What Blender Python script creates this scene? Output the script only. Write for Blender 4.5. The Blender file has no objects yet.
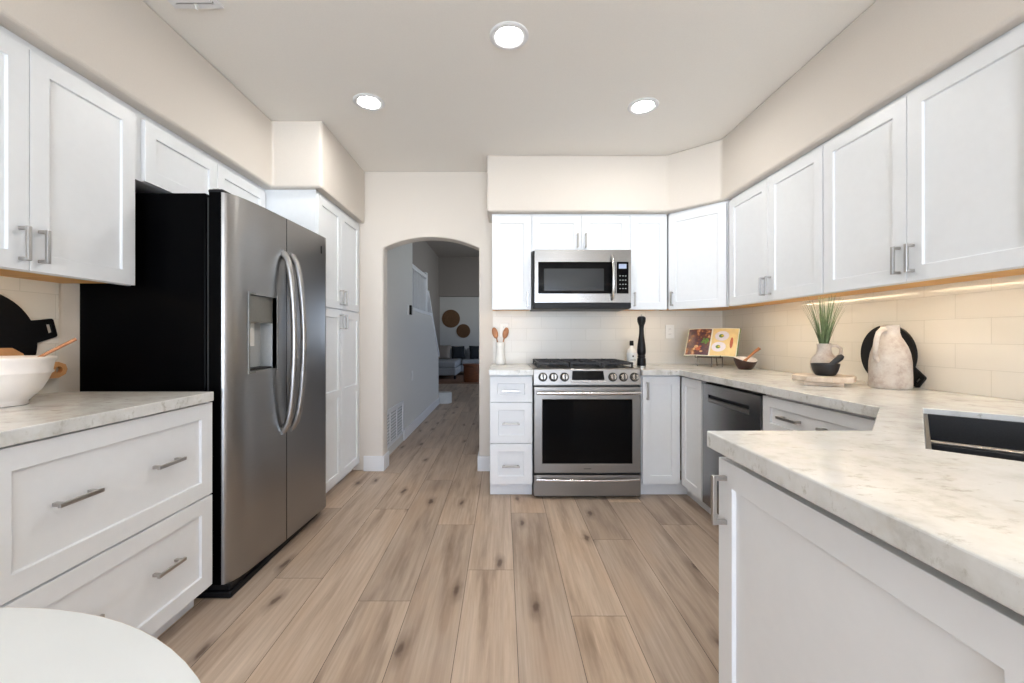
import bpy, bmesh, math, random
from mathutils import Vector, Matrix

random.seed(7)
PI = math.pi
S = bpy.context.scene
C = S.collection

# ------------------------------------------------------------------ camera
F = 415.0; CX = 503.0; CY = 337.0; H = 1.145
cam_d = bpy.data.cameras.new('camera'); cam = bpy.data.objects.new('camera', cam_d); C.objects.link(cam)
cam_d.sensor_fit = 'HORIZONTAL'; cam_d.sensor_width = 36.0; cam_d.lens = F / 1024 * 36.0
cam_d.shift_x = (512 - CX) / 1024; cam_d.shift_y = (CY - 341.5) / 1024
cam_d.clip_start = 0.02; cam_d.clip_end = 200
cam.location = (0, 0, H); cam.rotation_euler = (PI / 2, 0, 0)
S.camera = cam

# ------------------------------------------------------------------ world, daylight, exposure
w = bpy.data.worlds.new('world'); S.world = w; w.use_nodes = True
bg = w.node_tree.nodes['Background']
_nt = w.node_tree; _tc = _nt.nodes.new('ShaderNodeTexCoord'); _sp = _nt.nodes.new('ShaderNodeSeparateXYZ'); _rp = _nt.nodes.new('ShaderNodeValToRGB')
_nt.links.new(_tc.outputs['Generated'], _sp.inputs[0]); _mr = _nt.nodes.new('ShaderNodeMapRange'); _mr.inputs[1].default_value = -1; _nt.links.new(_sp.outputs[2], _mr.inputs[0])
_nt.links.new(_mr.outputs[0], _rp.inputs[0]); _e = _rp.color_ramp.elements       # below the horizon: made-up bright ground, added to light the ceiling; above: hazy sky
_e[0].position = .485; _e[0].color = (.83, .915, .99, 1); _e[1].position = .515; _e[1].color = (.36, .45, .60, 1)
_nt.links.new(_rp.outputs[0], bg.inputs[0]); bg.inputs[1].default_value = 15.5
S.view_settings.view_transform = 'Standard'; S.view_settings.look = 'None'
S.view_settings.exposure = 0.29; S.view_settings.gamma = 1.0; S.view_settings.use_curve_mapping = False
try:
    S.cycles.max_bounces = 10; S.cycles.diffuse_bounces = 6; S.cycles.glossy_bounces = 4
    S.cycles.sample_clamp_indirect = 8.0; S.cycles.use_denoising = True
    S.cycles.caustics_reflective = False; S.cycles.caustics_refractive = False
except Exception:
    pass

def area_lamp(name, loc, rot, sx, sy, power, col=(1, 1, 1), portal=False):
    l = bpy.data.lights.new(name, 'AREA'); l.shape = 'RECTANGLE'; l.size = sx; l.size_y = sy
    l.energy = power; l.color = col
    o = bpy.data.objects.new(name, l); o.location = loc; o.rotation_euler = rot; C.objects.link(o)
    if portal: l.cycles.is_portal = True
    return o
# daylight portals in the unseen window openings (they only guide sampling of the sky)
WIN_Y = -5.4
area_lamp('portal_unseen_window', (0, WIN_Y - .02, 1.24), (PI / 2, 0, 0), 3.5, 2.36, 1, portal=True)
area_lamp('portal_added_living', (2.52, 10.6, 1.5), (PI / 2, 0, PI / 2), 1.2, 1.0, 1, portal=True)  # portal for a made-up opening that lights the living room

area_lamp('portal_added_hall', (2.52, 5.7, 1.6), (PI / 2, 0, PI / 2), .8, .8, 1, portal=True)  # portal for a made-up opening that lights the hall wall
# ------------------------------------------------------------------ materials
def newmat(name):
    m = bpy.data.materials.new(name); m.use_nodes = True
    nt = m.node_tree; b = nt.nodes['Principled BSDF']
    return m, nt, b
def setp(b, col=None, rough=None, metal=None, spec=None, coat=None):
    if col is not None: b.inputs['Base Color'].default_value = (*col, 1)
    if rough is not None: b.inputs['Roughness'].default_value = rough
    if metal is not None: b.inputs['Metallic'].default_value = metal
    if spec is not None: b.inputs['Specular IOR Level'].default_value = spec
    if coat is not None: b.inputs['Coat Weight'].default_value = coat
def srgb(r, g, b):
    f = lambda v: (v / 255 / 12.92) if v / 255 <= .04045 else ((v / 255 + .055) / 1.055) ** 2.4
    return (f(r), f(g), f(b))
def N(nt, t, **kw):
    n = nt.nodes.new(t)
    for k, v in kw.items(): setattr(n, k, v)
    return n
def coords(nt, scale=(1, 1, 1), kind='Object'):
    tc = N(nt, 'ShaderNodeTexCoord'); mp = N(nt, 'ShaderNodeMapping')
    mp.inputs['Scale'].default_value = scale
    nt.links.new(tc.outputs[kind], mp.inputs['Vector']); return mp.outputs[0]
def noise(nt, vec, scale, detail=3, rough=.5):
    n = N(nt, 'ShaderNodeTexNoise'); n.inputs['Scale'].default_value = scale
    n.inputs['Detail'].default_value = detail; n.inputs['Roughness'].default_value = rough
    nt.links.new(vec, n.inputs['Vector']); return n.outputs['Fac']
def ramp(nt, fac, stops):
    r = N(nt, 'ShaderNodeValToRGB'); e = r.color_ramp.elements
    while len(e) < len(stops): e.new(.5)
    for i, (p, c) in enumerate(stops): e[i].position = p; e[i].color = (*c, 1)
    nt.links.new(fac, r.inputs[0]); return r.outputs[0]
def mix(nt, fac, a, b, blend='MIX'):
    m = N(nt, 'ShaderNodeMix', data_type='RGBA', blend_type=blend)
    for s, v in ((0, fac), (6, a), (7, b)):
        if isinstance(v, (int, float)): m.inputs[s].default_value = v
        elif isinstance(v, tuple): m.inputs[s].default_value = (*v, 1)
        else: nt.links.new(v, m.inputs[s])
    return m.outputs[2]
def bump(nt, b, h, strength, dist=.001):
    n = N(nt, 'ShaderNodeBump'); n.inputs['Strength'].default_value = strength; n.inputs['Distance'].default_value = dist
    nt.links.new(h, n.inputs['Height']); nt.links.new(n.outputs[0], b.inputs['Normal'])
def plain(name, col, rough=.5, metal=0, spec=.5, nscale=0, namt=.06, bmp=0):
    m, nt, b = newmat(name); setp(b, col, rough, metal, spec)
    if nscale:
        v = coords(nt); f = noise(nt, v, nscale)
        dark = tuple(c * (1 - namt) for c in col); light = tuple(min(1, c * (1 + namt)) for c in col)
        nt.links.new(ramp(nt, f, [(.3, dark), (.7, light)]), b.inputs['Base Color'])
        if bmp: bump(nt, b, f, bmp)
    return m

M = {}
M['cab'] = plain('cabinet_white', (0.785, 0.81, 0.84), .38, nscale=30, namt=.01)
M['wall'] = plain('wall_paint', (0.69, 0.64, 0.585), .85, nscale=180, namt=.015, bmp=.15)
M['ceil'] = plain('ceiling_paint', (0.87, 0.85, 0.815), .9, nscale=160, namt=.015, bmp=.15)
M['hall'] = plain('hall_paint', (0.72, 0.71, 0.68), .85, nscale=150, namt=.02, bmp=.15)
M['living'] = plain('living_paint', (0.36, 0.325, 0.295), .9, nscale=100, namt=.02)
M['trim'] = plain('trim_white', (0.80, 0.815, 0.84), .4, nscale=40, namt=.01)
M['black'] = plain('black_matte', (0.005, 0.005, 0.006), .42, spec=.25, nscale=60, namt=.2)
M['blackgloss'] = plain('black_glass', (0.003, 0.003, 0.0035), .06, spec=.1, nscale=20, namt=.1)
M['sinkmat'] = plain('charcoal_composite', (0.022, 0.023, 0.026), .35, nscale=300, namt=.2)
M['iron'] = plain('cast_iron', (0.012, 0.012, 0.014), .5, nscale=200, namt=.25, bmp=.3)
M['fridge_side'] = plain('fridge_side_black', (0.0015, 0.0015, 0.0018), .3, spec=.03, nscale=500, namt=.2)
M['dark'] = plain('dark_gap', (0.02, 0.02, 0.02), .8, nscale=50)
M['nickel'] = plain('brushed_nickel', (0.47, 0.45, 0.43), .28, 1, nscale=300, namt=.05)
M['chrome'] = plain('satin_chrome', (0.66, 0.65, 0.64), .2, 1, nscale=300, namt=.02)
M['plastic_w'] = plain('white_plastic', (0.82, 0.82, 0.80), .35, nscale=80, namt=.01)
M['ceramic'] = plain('white_ceramic', (0.83, 0.77, 0.72), .3, nscale=18, namt=.03)
M['ceramic_w'] = plain('crock_ceramic', (0.82, 0.82, 0.80), .2, nscale=18, namt=.02)
M['greyplastic'] = plain('grey_plastic', (0.42, 0.44, 0.45), .4, nscale=80, namt=.03)
M['panelolive'] = plain('dispenser_panel', (0.16, 0.155, 0.14), .3, nscale=80, namt=.05)
M['tablew'] = plain('table_white', (0.81, 0.855, 0.89), .4, nscale=8, namt=.01)
M['tan'] = plain('table_edge', (0.55, 0.46, 0.36), .5, nscale=60)
M['sofa'] = plain('sofa_grey', (0.40, 0.42, 0.44), .95, nscale=60, namt=.1)
M['navy'] = plain('pillow_dark', (0.02, 0.025, 0.03), .95, nscale=60, namt=.2)
M['beige'] = plain('pillow_beige', (0.35, 0.30, 0.26), .95, nscale=60, namt=.1)
M['rug'] = plain('rug_brown', (0.25, 0.14, 0.09), .95, nscale=30, namt=.3)
M['carpet'] = plain('stair_carpet', (0.70, 0.70, 0.68), .95, nscale=200, namt=.12, bmp=.4)
M['wicker'] = plain('woven_seagrass', (0.22, 0.12, 0.06), .9, nscale=60, namt=.4, bmp=.5)
M['leaf'] = plain('grass_green', (0.13, 0.19, 0.09), .5, nscale=40, namt=.3)
M['paper'] = plain('paper', (0.78, 0.74, 0.62), .6, nscale=40, namt=.03)
M['label'] = plain('bottle_label', (0.75, 0.78, 0.80), .4, nscale=40, namt=.03)

def glassy(name, col, rough=.02):
    m, nt, b = newmat(name); setp(b, col, rough); b.inputs['Transmission Weight'].default_value = 1.0
    return m
M['glass'] = glassy('clear_glass', (.95, .97, .97))

def steel(name, col=(.50, .50, .505), rough=.27, axis=2):
    m, nt, b = newmat(name); setp(b, col, rough, 1)
    sc = [3, 3, 3]; sc[axis] = 900
    v = coords(nt, tuple(sc)); f = noise(nt, v, 1.0, 2)
    nt.links.new(ramp(nt, f, [(.3, tuple(c * .98 for c in col)), (.7, tuple(c * 1.015 for c in col))]), b.inputs['Base Color'])
    mr = N(nt, 'ShaderNodeMapRange'); mr.inputs[3].default_value = rough - .015; mr.inputs[4].default_value = rough + .015
    nt.links.new(f, mr.inputs[0]); nt.links.new(mr.outputs[0], b.inputs['Roughness'])
    return m
M['steel'] = steel('brushed_steel', (.35, .345, .34), .30)
M['steel_range'] = steel('range_steel', (.29, .275, .26), .33)
M['knobdark'] = plain('knob_shadow_ring', (.05, .047, .043), .4, 1, nscale=100)
M['knob'] = plain('knob_steel', (.34, .32, .29), .22, 1, nscale=200, namt=.03)
M['steel_dark'] = steel('dishwasher_steel', (.33, .33, .335), .25, axis=1)
M['steel_mw'] = steel('microwave_steel', (.34, .33, .32), .24)

def emit(name, col, st):
    m, nt, b = newmat(name); setp(b, (0.02, 0.02, 0.02), .5)
    b.inputs['Emission Color'].default_value = (*col, 1); b.inputs['Emission Strength'].default_value = st
    return m
M['lamp'] = emit('lamp_lens', (1, .965, .91), 165)
M['led'] = emit('led_beads', (1, .82, .56), 60)
M['lcd'] = emit('lcd_blue', (.55, .65, .9), .7)

def wood(name, a, bcol, scale=(3, 30, 30), rough=.5, ns=1.0):
    m, nt, b = newmat(name); setp(b, a, rough)
    v = coords(nt, scale); f = noise(nt, v, ns, 5, .6)
    nt.links.new(ramp(nt, f, [(.3, a), (.7, bcol)]), b.inputs['Base Color']); bump(nt, b, f, .15)
    return m
M['wood_under'] = wood('cabinet_underside_wood', srgb(205, 150, 78), srgb(226, 176, 104), (30, 2, 30))
M['wood_light'] = wood('light_wood', srgb(178, 128, 84), srgb(206, 160, 112), (12, 12, 12))
M['wood_spoon'] = wood('spoon_wood', srgb(150, 96, 62), srgb(186, 132, 92), (20, 20, 20))
M['wood_dark'] = wood('dark_bowl_wood', srgb(40, 18, 14), srgb(66, 34, 26), (10, 10, 30), .35)
M['wood_stump'] = wood('side_table_wood', srgb(92, 52, 28), srgb(140, 84, 50), (6, 6, 30))
M['board'] = wood('mango_wood_board', srgb(186, 166, 146), srgb(220, 206, 190), (22, 22, 22))

def stone(name):       # white quartz with grey and tan clouds
    m, nt, b = newmat(name); setp(b, (.7, .7, .68), .2, spec=.45)
    v = coords(nt, (1, 1, 1)); v2 = coords(nt, (9, 16, 10))
    f1 = noise(nt, v, 9, 6, .65); f2 = noise(nt, v2, 2.2, 6, .7); f3 = noise(nt, v, 26, 4, .6)
    c = ramp(nt, f1, [(.32, (.48, .48, .455)), (.45, (.64, .645, .63)), (.62, (.715, .725, .72))])
    spot = ramp(nt, f2, [(.57, (0, 0, 0)), (.69, (1, 1, 1))])
    spot3 = ramp(nt, f3, [(.55, (0, 0, 0)), (.75, (.6, .6, .6))])
    c = mix(nt, spot, c, (.42, .41, .37)); c = mix(nt, spot3, c, (.60, .575, .52))
    nt.links.new(c, b.inputs['Base Color']); return m
M['quartz'] = stone('white_quartz')

def tile(name, ax, off, rg=.08):      # long cream wall tile, running bond; ax = horizontal world axis
    m, nt, b = newmat(name); setp(b, (.72, .68, .60), rg, spec=.5)
    g = N(nt, 'ShaderNodeNewGeometry'); s = N(nt, 'ShaderNodeSeparateXYZ'); nt.links.new(g.outputs['Position'], s.inputs[0])
    cb = N(nt, 'ShaderNodeCombineXYZ')
    a = N(nt, 'ShaderNodeMath', operation='ADD'); a.inputs[1].default_value = off; nt.links.new(s.outputs[ax], a.inputs[0])
    z = N(nt, 'ShaderNodeMath', operation='SUBTRACT'); z.inputs[1].default_value = .915; nt.links.new(s.outputs[2], z.inputs[0])
    nt.links.new(a.outputs[0], cb.inputs[0]); nt.links.new(z.outputs[0], cb.inputs[1])
    br = N(nt, 'ShaderNodeTexBrick'); br.offset = .5; br.offset_frequency = 2
    br.inputs['Scale'].default_value = 1; br.inputs['Brick Width'].default_value = .254; br.inputs['Row Height'].default_value = .1015
    br.inputs['Mortar Size'].default_value = .0013; br.inputs['Mortar Smooth'].default_value = .2
    br.inputs['Color1'].default_value = (.725, .70, .65, 1); br.inputs['Color2'].default_value = (.70, .675, .625, 1)
    br.inputs['Mortar'].default_value = (.60, .58, .53, 1)
    nt.links.new(cb.outputs[0], br.inputs['Vector']); nt.links.new(br.outputs['Color'], b.inputs['Base Color'])
    inv = N(nt, 'ShaderNodeMath', operation='SUBTRACT'); inv.inputs[0].default_value = 1; nt.links.new(br.outputs['Fac'], inv.inputs[1])
    bump(nt, b, inv.outputs[0], .6, .001); return m
M['tile_x'] = tile('cream_tile_back', 0, 1.07 + .127, .3)
M['tile_y'] = tile('cream_tile_side', 1, 1.0 * .254 * 8 - 1.718)

def floor_mat():
    m, nt, b = newmat('oak_planks'); setp(b, (.4, .3, .2), .42, spec=.35)
    at = N(nt, 'ShaderNodeAttribute', attribute_name='rnd'); sp = N(nt, 'ShaderNodeSeparateColor'); nt.links.new(at.outputs['Color'], sp.inputs[0])
    tc = N(nt, 'ShaderNodeTexCoord')
    sh = N(nt, 'ShaderNodeVectorMath', operation='SCALE'); nt.links.new(at.outputs['Vector'], sh.inputs[0]); sh.inputs['Scale'].default_value = 37.0
    ad = N(nt, 'ShaderNodeVectorMath', operation='ADD'); nt.links.new(tc.outputs['Object'], ad.inputs[0]); nt.links.new(sh.outputs[0], ad.inputs[1])
    def mp(sc):
        n = N(nt, 'ShaderNodeMapping'); n.inputs['Scale'].default_value = sc; nt.links.new(ad.outputs[0], n.inputs[0]); return n.outputs[0]
    g1 = noise(nt, mp((13, 1.3, 1)), 1.0, 5, .6)
    g2 = noise(nt, mp((70, 2.2, 1)), 1.0, 4, .6)
    g3 = noise(nt, mp((5, 1.6, 1)), 1.0, 3, .5)
    base = ramp(nt, g1, [(.30, srgb(158, 137, 119)), (.47, srgb(201, 180, 160)), (.70, srgb(220, 201, 182))])
    base = mix(nt, mix(nt, ramp(nt, g2, [(.35, (0, 0, 0)), (.65, (1, 1, 1))]), (.33, .33, .33), (0, 0, 0)), base, srgb(146, 125, 108))
    base = mix(nt, ramp(nt, g3, [(.5, (0, 0, 0)), (.75, (.5, .5, .5))]), base, srgb(208, 178, 150))
    # knots
    vo = N(nt, 'ShaderNodeTexVoronoi'); vo.inputs['Scale'].default_value = 1.0; vo.voronoi_dimensions = '2D'
    wv = N(nt, 'ShaderNodeMapping'); wv.inputs['Scale'].default_value = (7.0, 2.3, 1)
    ds = N(nt, 'ShaderNodeTexNoise'); ds.inputs['Scale'].default_value = 14
    nt.links.new(ad.outputs[0], ds.inputs['Vector'])
    dm = N(nt, 'ShaderNodeVectorMath', operation='SCALE'); dm.inputs['Scale'].default_value = .035; nt.links.new(ds.outputs['Color'], dm.inputs[0])
    dd = N(nt, 'ShaderNodeVectorMath', operation='ADD'); nt.links.new(ad.outputs[0], dd.inputs[0]); nt.links.new(dm.outputs[0], dd.inputs[1])
    nt.links.new(dd.outputs[0], wv.inputs[0]); nt.links.new(wv.outputs[0], vo.inputs['Vector'])
    kn = ramp(nt, vo.outputs['Distance'], [(.05, (.85, .85, .85)), (.11, (.35, .35, .35)), (.26, (0, 0, 0))])
    sc = N(nt, 'ShaderNodeSeparateColor'); nt.links.new(vo.outputs['Color'], sc.inputs[0])
    gt = N(nt, 'ShaderNodeMath', operation='GREATER_THAN'); gt.inputs[1].default_value = .76; nt.links.new(sc.outputs[0], gt.inputs[0])
    kf = N(nt, 'ShaderNodeMath', operation='MULTIPLY'); nt.links.new(kn, kf.inputs[0]); nt.links.new(gt.outputs[0], kf.inputs[1])
    base = mix(nt, kf.outputs[0], base, srgb(92, 70, 58))
    # plank tone
    base = mix(nt, 1.0, base, ramp(nt, sp.outputs[0], [(0, (.78, .78, .79)), (.5, (.92, .915, .91)), (1, (1.0, .975, .94))]), 'MULTIPLY')
    nt.links.new(base, b.inputs['Base Color']); bump(nt, b, g2, .12, .0006)
    return m
M['floor'] = floor_mat()

def jugmat():
    m, nt, b = newmat('rough_clay'); setp(b, (.5, .45, .4), .8)
    v = coords(nt); f = noise(nt, v, 14, 6, .7); f2 = noise(nt, v, 120, 3, .6)
    c = ramp(nt, f, [(.3, srgb(160, 142, 132)), (.5, srgb(190, 181, 172)), (.7, srgb(203, 198, 191))])
    c = mix(nt, ramp(nt, f2, [(.6, (0, 0, 0)), (.75, (.4, .4, .4))]), c, srgb(150, 125, 112))
    nt.links.new(c, b.inputs['Base Color']); bump(nt, b, f2, .5, .002); return m
M['clay'] = jugmat()
def photomat():      # a dark food photograph printed on a page
    m, nt, b = newmat('food_photo'); setp(b, (.1, .05, .05), .3)
    v = coords(nt); f = noise(nt, v, 22, 6, .7); f2 = noise(nt, v, 34, 3, .6)
    c = ramp(nt, f, [(.30, srgb(38, 22, 34)), (.46, srgb(76, 40, 52)), (.55, srgb(96, 56, 44)), (.63, srgb(176, 112, 62)), (.72, srgb(222, 196, 176))])
    nt.links.new(c, b.inputs['Base Color']); return m
M['foodphoto'] = photomat()
M['pageyellow'] = plain('page_yellow', srgb(228, 200, 140), .4, nscale=25, namt=.08)
M['plateprint'] = plain('plate_print', srgb(222, 214, 220), .4, nscale=60, namt=.06)
M['greenprint'] = plain('green_print', srgb(96, 128, 52), .4, nscale=80, namt=.2)
M['eggprint'] = plain('egg_print', srgb(206, 178, 48), .4, nscale=80, namt=.1)
M['bronze'] = plain('bronze_wire', (0.12, 0.10, 0.085), .35, 1, nscale=100)
M['paper2'] = plain('noodle_print', srgb(206, 160, 112), .4, nscale=150, namt=.3)
M['redprint'] = plain('red_print', srgb(180, 92, 58), .4, nscale=80, namt=.2)

# ------------------------------------------------------------------ mesh helpers
def finish(bm, name, mat, parent=None, loc=None, rot=None, bevel=0.0, smooth=False, seg=2):
    bmesh.ops.recalc_face_normals(bm, faces=bm.faces[:])
    me = bpy.data.meshes.new(name); bm.to_mesh(me); bm.free()
    mats = mat if isinstance(mat, (list, tuple)) else [mat]
    for k in mats: me.materials.append(M[k])
    o = bpy.data.objects.new(name, me); C.objects.link(o)
    if parent: o.parent = parent
    if loc: o.location = loc
    if rot: o.rotation_euler = rot
    if bevel:
        b = o.modifiers.new('bevel', 'BEVEL'); b.width = bevel; b.segments = seg; b.limit_method = 'ANGLE'; b.angle_limit = math.radians(35)
    if smooth:
        for p in me.polygons: p.use_smooth = True
        if smooth == 'auto':
            me.set_sharp_from_angle(angle=math.radians(40))
    return o
def box(bm, x0, y0, z0, x1, y1, z1, mat=0, mtx=None):
    vs = [bm.verts.new(p) for p in ((x0,y0,z0),(x1,y0,z0),(x1,y1,z0),(x0,y1,z0),(x0,y0,z1),(x1,y0,z1),(x1,y1,z1),(x0,y1,z1))]
    if mtx: 
        for v in vs: v.co = mtx @ v.co
    for f in ((0,3,2,1),(4,5,6,7),(0,1,5,4),(1,2,6,5),(2,3,7,6),(3,0,4,7)):
        fc = bm.faces.new([vs[i] for i in f]); fc.material_index = mat
def B(name, mat, x0, y0, z0, x1, y1, z1, parent=None, bevel=0.0, **k):
    bm = bmesh.new(); box(bm, x0, y0, z0, x1, y1, z1); return finish(bm, name, mat, parent, bevel=bevel, **k)
def BS(name, mat, boxes, parent=None, bevel=0.0, **k):
    bm = bmesh.new()
    for b in boxes: box(bm, *b)
    return finish(bm, name, mat, parent, bevel=bevel, **k)
def lathe(bm, prof, n=32, c=(0, 0, 0), mat=0, a0=0, mtx=None):
    rings = []
    for r, z in prof:
        if r < 1e-6: rings.append([bm.verts.new((c[0], c[1], c[2] + z))])
        else: rings.append([bm.verts.new((c[0] + r*math.cos(a0+2*PI*i/n), c[1] + r*math.sin(a0+2*PI*i/n), c[2] + z)) for i in range(n)])
    if mtx:
        for r_ in rings:
            for v in r_: v.co = mtx @ v.co
    for a, b in zip(rings, rings[1:]):
        for i in range(n):
            j = (i + 1) % n
            if len(a) == 1 and len(b) == 1: continue
            if len(a) == 1: f = bm.faces.new((a[0], b[j], b[i]))
            elif len(b) == 1: f = bm.faces.new((a[i], a[j], b[0]))
            else: f = bm.faces.new((a[i], a[j], b[j], b[i]))
            f.material_index = mat
def tube(bm, pts, rad, n=10, sx=1.0, caps=True, up=None):
    pts = [Vector(p) for p in pts]; rads = rad if isinstance(rad, (list, tuple)) else [rad] * len(pts)
    rings = []; pu = None
    for i, p in enumerate(pts):
        d = (pts[min(i+1, len(pts)-1)] - pts[max(i-1, 0)]).normalized()
        if pu is None:
            r0 = Vector(up) if up else (Vector((0, 0, 1)) if abs(d.z) < .9 else Vector((1, 0, 0)))
            u = d.cross(r0).normalized()
        else: u = (pu - d*pu.dot(d)).normalized()
        v = u.cross(d).normalized(); pu = u
        rings.append([bm.verts.new(p + (u*math.cos(2*PI*k/n)*sx + v*math.sin(2*PI*k/n))*rads[i]) for k in range(n)])
    for a, b in zip(rings, rings[1:]):
        for k in range(n): bm.faces.new((a[k], a[(k+1)%n], b[(k+1)%n], b[k]))
    if caps:
        bm.faces.new(rings[0][::-1]); bm.faces.new(rings[-1])
def prism(bm, outer, holes, lo, hi, axis=2, mat=0):
    """polygon with holes, extruded along an axis; 2-D points map to the other two axes in order"""
    def P(p, t):
        q = list(p); q.insert(axis, t); return q
    top_e = []; loops = []
    for loop in [outer] + list(holes):
        vs = [bm.verts.new(P(p, hi)) for p in loop]; loops.append(vs)
        for i in range(len(vs)): top_e.append(bm.edges.new((vs[i], vs[(i+1) % len(vs)])))
    r = bmesh.ops.triangle_fill(bm, edges=top_e, use_beauty=True)
    fs = [g for g in r['geom'] if isinstance(g, bmesh.types.BMFace)]
    low = {}
    for vs in loops:
        for v in vs:
            co = list(v.co); co[axis] = lo; low[v] = bm.verts.new(co)
    for f in fs:
        f.material_index = mat
        g = bm.faces.new([low[v] for v in reversed(f.verts)]); g.material_index = mat
    for vs in loops:
        for i in range(len(vs)):
            a, b = vs[i], vs[(i+1) % len(vs)]
            f = bm.faces.new((a, b, low[b], low[a])); f.material_index = mat
def empty(name, label, cat, loc=(0, 0, 0), rz=0, group=None):
    o = bpy.data.objects.new(name, None); C.objects.link(o); o.location = loc; o.rotation_euler = (0, 0, rz)
    o.empty_display_size = .1; o['label'] = label; o['category'] = cat
    if group: o['group'] = group
    return o
def tag(o, label, cat, group=None, kind=None):
    o['label'] = label; o['category'] = cat
    if group: o['group'] = group
    if kind: o['kind'] = kind
    return o
def struct(o): o['kind'] = 'structure'; return o

# ------------------------------------------------------------------ the room
CZ = 2.555      # ceiling
# floor planks
def make_floor():
    bm = bmesh.new(); lay = bm.loops.layers.color.new('rnd'); W = .227; L = 1.52; G = .0009
    known = {1: 1.703, -3: 1.80, -1: 2.04, 0: 2.70, -2: 2.53, -4: 2.76, 2: 2.345, 4: 2.53, 3: 1.35}
    rr = random.Random(3)
    for k in range(-11, 12):
        x0 = .053 + W*k; y = known.get(k, rr.uniform(1, 2.5)); y = y - math.ceil((y + 7) / L) * L
        while y < 14.0:
            if y + L > -5.6:
                y0, y1 = max(y, -5.6), min(y + L, 14.0)
                if y1 - y0 > .01:
                    vs = [bm.verts.new(p) for p in ((x0+G, y0+G, 0), (x0+W-G, y0+G, 0), (x0+W-G, y1-G, 0), (x0+G, y1-G, 0))]
                    f = bm.faces.new(vs); c = (rr.random(), rr.random(), rr.random(), 1)
                    for l in f.loops: l[lay] = c
            y += L
    box(bm, .053 + W*-11, -5.6, -.06, .053 + W*12, 14.0, -.003, 1)
    return struct(finish(bm, 'floor', ['floor', 'dark']))
make_floor()
struct(B('ceiling', 'ceil', -2.3, -5.6, CZ, 2.3, 3.69, CZ + .1))
bm = bmesh.new(); prism(bm, [(-5.6, 0), (3.55, 0), (3.55, CZ), (-5.6, CZ)], [], -2.0, -1.86, axis=0)
struct(finish(bm, 'wall_left', 'wall'))
bm = bmesh.new(); prism(bm, [(-5.6, 0), (3.55, 0), (3.55, CZ), (-5.6, CZ)], [], 1.88, 2.02, axis=0)
struct(finish(bm, 'wall_right', 'wall'))
# back wall with the arch
def arc(x0, x1, zs, za, n=20):
    h = za - zs; c = (x1 - x0) / 2; R = (c*c + h*h) / (2*h); cx = (x0+x1)/2; cz = za - R; out = []
    a = math.asin(c / R)
    for i in range(n+1):
        t = -a + 2*a*i/n; out.append((cx + R*math.sin(t), cz + R*math.cos(t)))
    return out
AX0, AX1 = -1.026, -.205
bm = bmesh.new()
prism(bm, [(-2.1, 0), (AX0, 0)] + arc(AX0, AX1, 1.905, 2.0) + [(AX1, 0), (2.1, 0), (2.1, 3.75), (-2.1, 3.75)], [], 3.55, 3.69, axis=1)
struct(finish(bm, 'wall_back', 'wall', bevel=.012, seg=3))
# wall behind the camera with a wide unseen window, sized and set back to light the room
bm = bmesh.new()
prism(bm, [(-2.0, 0), (2.02, 0), (2.02, CZ), (-2.0, CZ)], [[(-1.75, .06), (1.75, .06), (1.75, 2.42), (-1.75, 2.42)]], WIN_Y - .2, WIN_Y - .05, axis=1)
struct(finish(bm, 'wall_front', 'wall'))
struct(BS('unseen_window', 'trim', [(x-.03, WIN_Y-.12, .12, x+.03, WIN_Y-.06, 2.36) for x in (-1.72, -.57, .57, 1.72)] + [(-1.75, WIN_Y-.12, .06, 1.75, WIN_Y-.06, .12), (-1.75, WIN_Y-.12, 2.36, 1.75, WIN_Y-.06, 2.42)], bevel=.003))
# soffits with rounded lower edges
def soffit(name, outline, z0, front_idx):
    bm = bmesh.new(); prism(bm, outline, [], z0, CZ)
    return struct(finish(bm, name, 'wall', bevel=.016, seg=4))
SZ = 2.117
soffit('wall_soffit_left', [(-1.859, -.45), (-1.50, -.45), (-1.50, 2.697), (-1.18, 2.697), (-1.18, 3.549), (-1.859, 3.549)], SZ, 0)
soffit('wall_soffit_right', [(-.124, 3.549), (-.124, 3.21), (1.27, 3.21), (1.555, 2.95), (1.555, -.4), (1.879, -.4), (1.879, 3.549)], SZ, 0)
# tiles
struct(B('wall_tile_right', 'tile_y', 1.872, -.25, .9155, 1.8795, 3.542, 1.40))
struct(B('wall_tile_back', 'tile_x', -.086, 3.542, .9155, 1.8795, 3.5495, 1.40))
struct(B('wall_tile_left', 'tile_y', -1.8595, .55, .9155, -1.852, 1.73, 1.40))
# baseboards
def bb(name, boxes): return struct(BS(name, 'trim', boxes, bevel=.004))
bb('baseboard_back', [(-1.19, 3.535, 0, AX0, 3.549, .13), (AX0+.0005, 3.535, 0, AX0+.013, 3.70, .13), (AX1-.013, 3.535, 0, AX1-.0005, 3.70, .13), (AX1, 3.535, 0, -.096, 3.549, .13)])
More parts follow.
